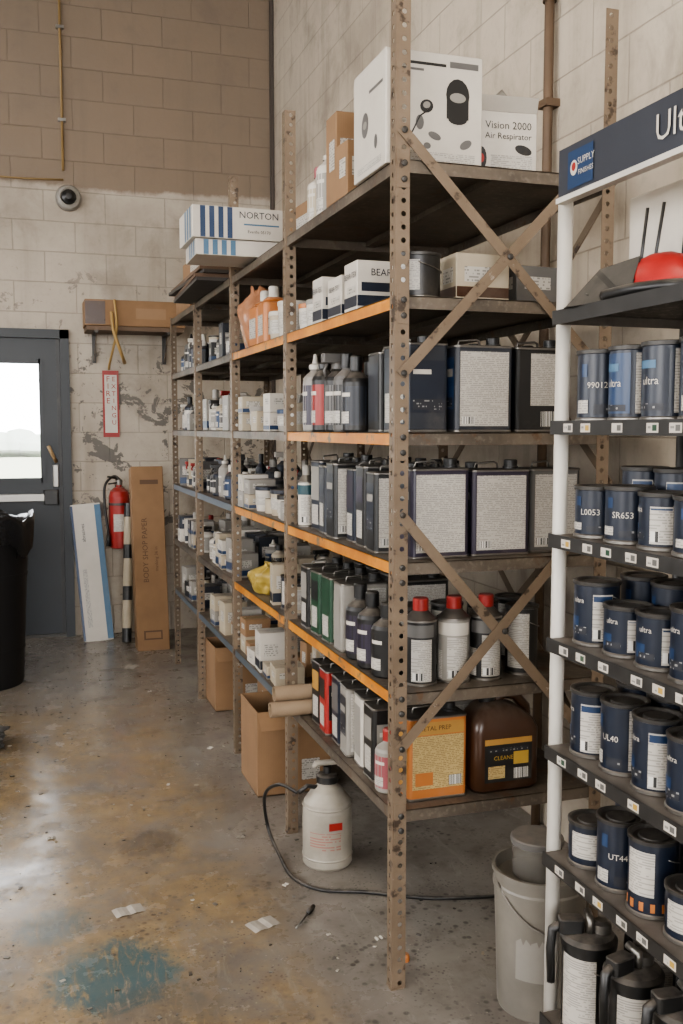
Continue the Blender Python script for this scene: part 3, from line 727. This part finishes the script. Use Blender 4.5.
def g_respbox(mb):
    w,d,h=.175,.2,.17; X=w/2;Y=d/2; mb.rp(-X,X,-Y,Y,0,h,.002,C('white'),e=.0015,n=1)
    f=-Y-.0006; k=C('black')
    mb.text('Vision 2000',.027,k,FT(0.008,f-.0003,.135)); mb.text('Air Respirator',.022,k,FT(0.008,f-.0003,.108))
    mb.ell('f',f,-.066,.05,.015,.03,k); mb.ell('f',f-.0004,-.066,.05,.008,.012,C('red')); mb.pan('f',f,-.04,.075,.018,.06,prt()); mb.ell('f',f,.05,.075,.024,.012,k,-15)
    mb.add([(-X,-Y,h),(X,-Y,h),(X*.9,-Y-.03,h+.03),(-X*.9,-Y-.03,h+.03)],[(0,1,2,3)],C('white'))
    mb.add([(-X,-Y,h),(-X,Y,h),(-X-.03,Y*.9,h+.045),(-X-.03,-Y*.9,h+.045)],[(0,1,2,3)],C('white'))
    mb.lathe([(.05,h),(.055,h+.02),(.04,h+.05),(0,h+.06)],C('lgrey'),16,(-.03,0))
    mb.tube([(-.03,0,h+.02),(.02,-.02,h+.07),(.06,0,h+.04),(.07,.03,h)],.014,C('lgrey'),8)
put('respirator_carton',g_respbox,(),(1.245,2.45,z),-6)
put('tall_carton',g_carton,(.08,.10,.27,'card','',1,''),(.95,2.83,z),0)
put('tall_carton',g_carton,(.09,.09,.16,'card','',1,''),(.95,2.72,z),4)
put('white_bottle',g_bottle,(.04,.22,'white','lgrey','white',1),(.945,2.96,z)); put('white_bottle',g_bottle,(.04,.18,'white','cream','pink',0),(.945,3.06,z))
put('product_carton',g_carton,(.2,.25,.14,'white','lgrey',1),(1.2,2.75,z),0)
def g_long(mb,w,d,h,txt):
    X=w/2;Y=d/2; mb.rp(-X,X,-Y,Y,0,h,.002,C('white'),e=.0015,n=1)
    f=-Y-.0006; l=-X-.0006
    for i in range(4): mb.pan('f',f,-X+.03+i*.035,-X+.05+i*.035,.002,h-.002,C('blue') if txt else C('ltblue'))
    mb.pan('f',f,X-.2,X-.02,.002,h*.55,C('blue'))
    if txt: mb.text(txt,.036,C('navy'),FT(-.04,f-.0004,h*.76)); mb.text('Evenflo 05170',.016,C('black'),FT(-.04,f-.0004,h*.25)); mb.pan('f',f,-.1,.04,h*.45,h*.5,C('ltblue'))
    for i in range(3): mb.pan('l',l,-Y+.03+i*.05,-Y+.06+i*.05,.002,h-.002,C('ltblue'))
put('sandpaper_carton',g_long,(.60,.28,.12,'NORTON'),(.95,3.90,z+.075),1)
put('sandpaper_carton',g_long,(.60,.26,.06,''),(.97,3.90,z+.0135),-1)
mb=MB(); pb=card_mat('panel_board',(.14,.09,.06))
for i in range(4): 
    mb.M=T((1.10,4.75,z+.001+i*.016))@RZ(random.uniform(-2.5,2.5)); mb.box(-.32,.32,-.42,.42,0,.015,pb if i%2 else mat('dark_board',(.045,.04,.036),.6))
mb.M=Matrix(); mb.make('stacked_boards')
put('long_carton',g_carton,(.45,.5,.10,'card','',1,''),(1.05,4.75,z+.0655),3)
put('product_carton',g_carton,(.3,.25,.16,'card','blue',1,''),(1.15,3.5,z),3)
put('product_carton',g_carton,(.5,.5,.14,'card','',1,''),(1.15,5.55,z),0)

# ------------------------------------------------------------ floor items
def g_sprayer(mb):
    w=mat('dirty_white_plastic',(.34,.31,.26),.45,0,.4,9); k=C('black')
    mb.lathe([(0,.0),(.076,0),(.083,.01),(.083,.19),(.079,.215),(.055,.25),(.033,.27),(.033,.285)],w,28)
    for zz in (.03,.2): mb.lathe([(.083,zz),(.0855,zz+.004),(.083,zz+.008)],w,28)
    mb.lathe([(.037,.278),(.037,.30),(.03,.305),(.014,.308),(.014,.33)],k,20)
    mb.tube([(-.045,0,.33),(-.04,0,.342),(.04,0,.342),(.045,0,.33)],.010,w,10)
    mb.arc(.0836,-150,-75,.07,.13,print_mat('sprayer_label',(.33,.29,.24),(.3,.08,.06),110,.42,90))
    mb.pan('f',-.0845,-.02,.025,.14,.165,C('red'))
    mb.tube([(-.03,.0,.26),(-.07,-.0,.27),(-.10,0,.25)],.008,k,8)
put('pump_sprayer',g_sprayer,(),(.955,3.02,0),0)
def bez(pts,n=10):
    out=[]; p=[Vector(q) for q in pts]; p=[p[0]]+p+[p[-1]]
    for i in range(1,len(p)-2):
        for k in range(n):
            t=k/n; a,b,c,d=p[i-1],p[i],p[i+1],p[i+2]
            out.append(.5*((2*b)+(-a+c)*t+(2*a-5*b+4*c-d)*t*t+(-a+3*b-3*c+d)*t**3))
    out.append(p[-2]); return out
mb=MB(); mb.tube(bez([(.852,3.02,.25),(.80,3.06,.27),(.775,3.16,.2),(.80,3.22,.06),(.81,3.1,.009),(.81,2.93,.008),(.87,2.82,.008),(1.0,2.76,.008),(1.18,2.66,.008),(1.42,2.60,.008)]),.006,C('black'),8); mb.make('rubber_hose')
def g_openbox(mb,w,d,h):
    m=card_mat(); X=w/2;Y=d/2;t=.004
    mb.box(-X,X,-Y,-Y+t,0,h,m); mb.box(-X,X,Y-t,Y,0,h,m); mb.box(-X,-X+t,-Y+t,Y-t,0,h,m); mb.box(X-t,X,-Y+t,Y-t,0,h,m); mb.box(-X,X,-Y,Y,0,t,m)
    mb.add([(-X,-Y,h),(X,-Y,h),(X*.97,-Y-.05,h-.06),(-X*.97,-Y-.05,h-.06)],[(0,1,2,3)],m)
    mb.pan('f',-Y-.0006,X*.2,X*.7,h*.15,h*.4,prb())
put('cardboard_box',g_openbox,(.30,.30,.34),(1.015,3.80,0),0)
put('cardboard_box',g_openbox,(.26,.28,.33),(1.06,5.0,0),0)
put('product_carton',g_carton,(.3,.3,.25,'card','',1,''),(1.25,4.5,0),0)
def g_bucket(mb,r,h):
    m=mat('dirty_translucent_plastic',(.19,.175,.15),.4,0,.35,7)
    mb.lathe([(0,.004),(r*.84,.004),(r*.86,0),(r*.88,.006),(r*.97,h-.05),(r,h-.05),(r,h-.04),(r*.975,h-.035),(r*.98,h-.012),(r*1.02,h-.012),(r*1.02,h),(r*.95,h),(r*.93,h-.03),(r*.3,h-.032),(0,h-.032)],m,36)
    mb.tube([(r*1.0*math.cos(t),-r*1.0*math.sin(t)*1.02,h-.03-.10*math.sin(t)) for t in [math.pi*i/14 for i in range(15)]],.0025,tin(),6)
    mb.arc(r*.93+.001,-150,-95,h*.3,h*.6,C('lgrey'),8)
put('plastic_bucket',g_bucket,(.118,.36),(1.225,2.09,0),0)
def g_jar(mb):
    k=NT('clear_jar'); k.set('Base Color',(.2,.19,.17)); k.set('Roughness',.2); k.set('Alpha',.5)
    mb.lathe([(0,0),(.055,0),(.06,.005),(.062,.085),(.058,.09)],k.mat,24)
    mb.lathe([(.064,.085),(.066,.087),(.066,.1),(.063,.103),(.0,.103)],C('grey'),24)
put('clear_jar',g_jar,(),(1.22,2.10,.329),0)
def paper(name,x,y,w,d,rz,m):
    mb=MB(); n=6; vs=[];fs=[]
    for i in range(n+1):
        for j in range(2): vs.append((-w/2+w*i/n,-d/2+d*j,.0012+.004*math.sin(i*1.1)**2))
    for i in range(n): fs.append((2*i,2*i+2,2*i+3,2*i+1))
    mb.add(vs,fs,m); mb.make(name,(x,y,0),rz)
paper('paper_label',.285,2.885,.09,.055,12,C('white')); paper('paper_label',.651,2.68,.09,.06,20,C('white')); paper('paper_label',.61,5.95,.08,.1,-30,C('white'))
for x,y,s,a in ((.66,5.35,.03,20),(.8,4.3,.035,50),(.72,3.3,.03,-20),(.95,2.5,.03,10),(.55,3.9,.02,70),(.78,2.9,.025,35),(.08,3.5,.03,5)):
    paper('paper_scrap',x,y,s,s*.6,a,C('white'))
mb=MB(); mb.tube([(0,0,.006),(.09,.0,.006)],.003,al,8); mb.tube([(.09,0,.008),(.10,0,.008),(.135,0,.008)],[.006,.008,.007],C('black'),10); mb.make('screwdriver',(.735,2.62,0),52)
mb=MB(); mb.lathe([(0,0),(.012,0),(.012,.012),(.009,.02),(0,.02)],C('orange'),12); mb.make('orange_cap',(.975,2.37,0))
mb=MB()
rnd=random.Random(5)
for i in range(220):
    x=rnd.uniform(-.1,1.3); y=rnd.uniform(2.2,6.5); s=rnd.uniform(.002,.008); mb.M=T((x,y,0))@RZ(rnd.uniform(0,180)); mb.box(-s,s,-s*.6,s*.6,0,.0025,C(rnd.choice(['white','black','cream','grey','black'])))
mb.M=Matrix(); mb.make('floor_debris')
bag('crumpled_plastic',(-.225,4.62,0),.13,.10,.11,mat('grey_film',(.10,.10,.10),.3,0,.3,20,bump=.5),12,False,2.0)
def g_trash(mb):
    k=mat('black_rubber',(.013,.013,.014),.5,0,.2,8)
    mb.lathe([(0,.0),(.25,0),(.255,.02),(.262,.2),(.266,.2),(.266,.22),(.264,.22),(.285,.62),(.29,.62),(.29,.64),(.287,.64),(.30,.89),(.315,.89),(.318,.93),(.30,.93),(.28,.7)],k,36)
    n=48; vs=[];fs=[]; bm_=mat('bin_liner',(.016,.016,.018),.25,0,.3,25,bump=.6)
    prof=[(.285,.73),(.30,.93),(.325,.96),(.334,.93),(.327,.85),(.324,.79)]
    for j,(r,z) in enumerate(prof):
        for i in range(n):
            a=2*math.pi*i/n; q=r+.006*math.sin(9*a+j)+.004*math.sin(17*a); vs.append((q*math.cos(a),q*math.sin(a),z+(.03*math.sin(5*a+1)+.012*math.sin(13*a) if j>=2 else 0)*(j/3)))
    for j in range(len(prof)-1):
        for i in range(n): fs.append((j*n+i,j*n+(i+1)%n,(j+1)*n+(i+1)%n,(j+1)*n+i))
    fs.append(tuple(range(n))); mb.add(vs,fs,bm_,True)
put('trash_can',g_trash,(),(-.255,5.84,0),0)

# ------------------------------------------------------------ back wall items
def g_wallbox(mb):
    mb.rp(-.33,.33,-.13,.13,0,.17,.003,card_mat(),n=1); mb.pan('f',-.1306,-.33,-.2,.01,.16,C('brown')); mb.pan('f',-.1306,.0,.2,.05,.12,card_mat('cardboard_pale',(.3,.19,.11)))
put('long_cardboard_box',g_wallbox,(),(.77,6.84,2.13),0)
mb=MB()
mb.box(.45,1.09,6.72,6.998,2.10,2.128,mat('bracket_board',(.13,.085,.055),.7))
for x in (.5,.98): mb.box(x,x+.025,6.72,6.998,2.085,2.10,steel()); mb.box(x,x+.025,6.98,6.998,1.9,2.1,steel()); strap(mb,(x+.012,6.985,1.92),(x+.012,6.75,2.09),.02,(1,0,0))
mb.make('wall_bracket_shelf')
mb=MB(); ys=mat('ochre_strap',(.36,.235,.09),.7)
mb.tube(bez([(.61,6.70,2.22),(.62,6.69,2.1),(.67,6.72,1.95),(.71,6.9,1.9)],6),.011,ys,8); mb.tube(bez([(.63,6.70,2.3),(.64,6.69,2.1),(.61,6.9,1.9),(.61,6.98,1.86)],6),.008,ys,8); mb.make('hanging_strap')
mb=MB(); mb.M=T((.62,6.992,1.39))
mb.box(-.055,.055,-.004,.006,0,.46,C('red')); mb.pan('f',-.0048,-.042,.042,.03,.43,C('white'))
for i,ch in enumerate('FIRE'): mb.text(ch,.055,C('red'),FT(-.018,-.0054,.40-i*.05))
for i,ch in enumerate('EXTINGU'): mb.text(ch,.045,C('red'),FT(.02,-.0054,.40-i*.05))
mb.M=Matrix(); mb.make('fire_extinguisher_sign')
def g_ext(mb):
    r=C('red'); k=C('black')
    mb.lathe([(0,.01),(.06,.0),(.068,.008),(.07,.03),(.07,.36),(.06,.395),(.035,.42),(.02,.425),(.02,.445)],r,26)
    mb.lathe([(.024,.44),(.024,.475),(.012,.48),(0,.48)],tin(),14)
    mb.tube([(.0,0,.47),(-.03,-.03,.49),(-.08,-.06,.50)],.007,k,8); mb.tube([(.0,0,.455),(-.03,-.03,.455),(-.075,-.055,.45)],.006,k,8)
    mb.tube(bez([(.02,0,.46),(-.03,.01,.5),(-.095,-.02,.44),(-.10,-.03,.3),(-.085,-.04,.15),(-.08,-.04,.1)],8),.009,k,8); mb.tube([(-.08,-.04,.1),(-.08,-.04,.02)],[.011,.02],k,10)
    mb.arc(.0706,-130,-60,.12,.24,prt())
    mb.box(-.02,.02,.068,.09,.05,.44,steel()); mb.lathe([(.0712,.3),(.072,.302),(.072,.315),(.0712,.317)],steel(),24)
put('fire_extinguisher',g_ext,(),(.655,6.905,.62),0)
def lean(name,mb,x,y,deg,ydeg=0):
    me=mb.mesh(name); return link(name,me,(x,y,.0),rot=(math.radians(-deg),math.radians(ydeg),0))
mb=MB(); mb.rp(-.10,.10,0,.05,0,.95,.002,C('white'),n=1)
mb.pan('f',-.0006,.06,.1,.01,.94,C('ltblue')); mb.pan('f',-.0006,-.1,-.085,.01,.94,C('blue')); mb.pan('f',-.0008,-.06,-.03,.1,.5,prb()); mb.pan('l',-.1006,.004,.046,.01,.94,C('blue'))
mb.text('abrasives',.035,C('navy'),FT(-.03,-.001,.75)@RZ(90)); lean('abrasive_carton_tall',mb,.49,6.76,11,-4)
mb=MB(); 
for i in range(10):
    mb.lathe([(.032,i*.095),(.032,(i+1)*.095)],C('cream') if i%3 else C('black'),16)
mb.lathe([(0,0),(.032,0)],C('black'),16); mb.lathe([(.032,.95),(.02,.951),(.02,.9)],C('amber'),16); lean('striped_tube',mb,.665,6.67,10,3)
mb=MB(); mb.rp(-.105,.105,0,.14,0,1.22,.003,card_mat(),n=1); tx=mat('carton_ink',(.10,.055,.03),.7)
mb.text('BODY SHOP PAPER',.05,tx,FT(-.03,-.001,.66)@RZ(90)); mb.text('masking 36 in',.03,tx,FT(.04,-.001,.6)@RZ(90)); mb.pan('f',-.0006,-.06,.06,.07,.13,tx); mb.pan('f',-.001,-.05,.05,.08,.12,card_mat()); mb.pan('f',-.0006,-.05,.07,1.1,1.13,tx)
lean('tall_cardboard_box',mb,.81,6.36,11,0)

# ------------------------------------------------------------ paint display rack (right)
OX=.018
DXF,DXB,DY1,DY0=1.0,1.35,1.69,.65
DL=[1.673,1.462,1.241,1.033,.814,.592,.25]
disp=empty('paint_display_stand',(DXF,DY1,0))
spk=NT('speckled_shelf'); Pp=spk.obj(); nn=spk.noise(Pp,70,4,.6)
cc=spk.mix(spk.ramp(nn,.5,.62),(.022,.02,.02),(.14,.125,.11)); spk.set('Base Color',cc); spk.set('Roughness',.45)
dsm=mat('display_shelf_dusty',(.14,.122,.105),.5,.2,.4,25); bk=mat('display_black',(.025,.024,.023),.45,0,.4,30)
wp=mat('display_white_post',(.50,.475,.43),.4,0,.15,8)
tagc=['white','white','yellow','white','green','white','white','yellow']
for j,zz in enumerate(DL):
    mb=MB(); top=spk.mat if j==0 else dsm
    mb.box(DXF,DXB,DY0,DY1,zz-.004,zz,top); mb.box(DXF-.003,DXF,DY0,DY1,zz-.024,zz+.003,bk); mb.box(DXF,DXB,DY1-.003,DY1,zz-.022,zz-.004,bk if j else dsm)
    mb.box(DXB-.003,DXB,DY0,DY1,zz-.024,zz+.02,bk); mb.box(DXF,DXB,DY0,DY0+.003,zz-.024,zz,bk)
    if j>0 and j<6:
        y=DY1-.05; i=j
        while y>DY0+.06:
            mb.pan('l',DXF-.0036,y-.032,y,zz-.019,zz-.003,C('white')); mb.pan('l',DXF-.0040,y-.028,y-.016,zz-.016,zz-.006,C(tagc[i%8] if tagc[i%8]!='white' else 'grey')); mb.pan('l',DXF-.0040,y-.013,y-.003,zz-.015,zz-.008,prb())
            i+=1; y-=random.choice([.06,.075,.1])
    P(mb,'shelf_%d'%(j+1),disp)
for nm,(x,y) in dict(post_1=(DXF+.032,DY1+.016),post_2=(DXB-.03,DY1+.016),post_3=(DXF+.032,DY0-.016),post_4=(DXB-.03,DY0-.016)).items():
    mb=MB(); mb.tube([(x,y,0),(x,y,1.93)],.0145,wp if nm in('post_1','post_3') else bk,16); P(mb,nm,disp)
mb=MB(); sx=DXF; sy1=DY1-.01
sgn=mat('sign_slate',(.03,.034,.045),.4)
mb.box(sx,sx+.012,DY0,sy1,1.884,1.975,sgn); mb.box(sx-.004,sx+.016,DY0,sy1+.003,1.876,1.886,wp)
mb.pan('l',sx-.0018,sy1-.12,sy1-.035,1.894,1.962,C('blue'))
mb.ell('l',sx-.0025,sy1-.057,1.93,.012,.014,C('white')); mb.ell('l',sx-.003,sy1-.057,1.932,.007,.008,C('red'))
mb.text('SUPPLY',.017,C('white'),LT(sx-.0025,sy1-.097,1.938)); mb.text('FINISHES',.013,C('white'),LT(sx-.0025,sy1-.097,1.918))
mb.text('Ultra 7000',.062,C('white'),LT(sx-.0025,sy1-.30,1.928),cx='LEFT')
P(mb,'sign',disp)
def row(zz,x,ys,specs,seed):
    rnd=random.Random(seed)
    for i,y in enumerate(ys):
        r,h,lb,st=specs[i%len(specs)]
        put('paint_can',g_rcan,(r,h,'navy',lb,st),(x+OX+rnd.uniform(-.003,.003),y,zz+.0005),rnd.uniform(-22,18))
Yf=[1.625-.101*i for i in range(8)]
r_=.0455
row(DL[1],1.05,Yf,[(r_,.135,'99012',2),(r_,.135,'blue',0),(r_,.135,'navy',0)],1)
row(DL[1],1.155,Yf,[(r_,.135,'navy',3)],2)
row(DL[2],1.05,Yf,[(r_,.10,'L0053',2),(r_,.105,'SR653',2),(r_,.10,'blue',1)],3)
row(DL[2],1.155,Yf,[(r_,.135,'blue',1)],4)
row(DL[3],1.05,Yf,[(r_,.125,'blue',1),(r_,.095,'blue',1),(r_,.10,'navy',1)],5)
row(DL[3],1.155,Yf,[(r_,.13,'UL40',2)],6)
row(DL[4],1.05,Yf,[(r_,.13,'blue',1),(r_,.135,'UL40',2),(r_,.135,'blue',1)],7)
row(DL[4],1.155,Yf,[(r_,.135,'navy',1)],8)
row(DL[5],1.05,Yf,[(r_,.09,'grey',3),(r_,.135,'UT44',2),(r_,.14,'orange',4)],9)
row(DL[5],1.155,Yf,[(r_,.12,'navy',1)],10)
def g_lidcan(mb,r,h):
    g_rcan(mb,r,h,'black','grey',3); k=C('black')
    mb.lathe([(r+.002,h-.01),(r+.003,h+.006),(r-.004,h+.014),(r*.6,h+.018),(0,h+.02)],k,24)
    mb.rp(-r*1.15,-r*.2,-.016,.016,h+.015,h+.045,.008,k); mb.tube([(-r*1.0,0,h+.03),(-r*1.35,0,h+.02),(-r*1.42,0,h-.02),(-r*1.38,0,h-.09)],[.01,.01,.009,.008],k,8)
    mb.tube([(0,-r*.2,h+.018),(0,-r*.2,h+.045),(.0,r*.3,h+.05)],.008,tin(),8); mb.lathe([(.02,h+.018),(.02,h+.035),(.012,h+.04),(0,h+.04)],tin(),14,(r*.45,0))
for i,(x,y,rz) in enumerate(((1.04,1.61,-20),(1.05,1.475,12),(1.06,1.34,-5),(1.06,1.2,5),(1.2,1.6,0),(1.2,1.46,10),(1.2,1.32,0))):
    put('mixing_lid_can',g_lidcan,(.053,.19),(x+OX,y,DL[6]+.0005),rz)
def g_topbox(mb):
    X,Y,h=.09,.16,.22
    mb.rp(-X,X,-Y,Y,0,h,.002,C('white'),n=1); l=-X-.0006; f=-Y-.0006; k=C('black')
    mb.tube([(l,.13,.02),(l,.10,h-.03)],.004,k,5); mb.tube([(l,.09,.02),(l,.05,h-.03)],.004,k,5); mb.tube([(l,.0,.02),(l,-.02,h-.03)],.004,k,5); mb.ell('l',l,-.1,.11,.03,.05,k)
    mb.pan('f',f,-.06,-.03,.02,h-.02,k); mb.pan('f',f,.01,.05,.02,h-.05,C('grey'))
put('printed_carton',g_topbox,(),(1.235,1.50,DL[0]),0)
def g_hat(mb):
    n=20; vs=[];fs=[]
    for j in range(7):
        t=j/6*math.pi/2
        for i in range(n):
            a=2*math.pi*i/n; k=1+.06*math.sin(3*a)
            vs.append((.058*math.cos(t)*math.cos(a)*k,.10*math.cos(t)*math.sin(a)*k,.085*math.sin(t)))
    for j in range(6):
        for i in range(n): fs.append((j*n+i,j*n+(i+1)%n,(j+1)*n+(i+1)%n,(j+1)*n+i))
    mb.add(vs,fs,mat('mask_red',(.34,.018,.016),.4,0,.3,20),True)
    k=C('black')
    a=[(-.085,.16,.002),(-.075,.0,.002),(-.03,.02,.08),(-.035,.12,.07),(-.06,.19,.004)]
    mb.add(a,[(0,1,2,3,4)],k); mb.add([(x+.003,y,z) for x,y,z in a],[(4,3,2,1,0)],k)
    mb.tube(bez([(-.075,.06,.012),(-.078,-.02,.014),(-.06,-.1,.012),(.0,-.12,.012)],6),.011,k,8)
    mb.tube(bez([(-.06,.12,.012),(-.03,.11,.03),(.02,.11,.04),(.055,.08,.02)],6),.013,k,8)
put('red_respirator_mask',g_hat,(),(1.09,1.48,DL[0]),8)

# ------------------------------------------------------------ camera
cam=bpy.data.cameras.new('camera'); co=bpy.data.objects.new('camera',cam); col.objects.link(co)
co.location=(.012,0,1.45); co.rotation_euler=(math.radians(90-4.9),0,math.radians(-18.2))
cam.sensor_fit='VERTICAL'; cam.sensor_height=36; cam.lens=975/1024*36; cam.clip_start=.05
scene.camera=co
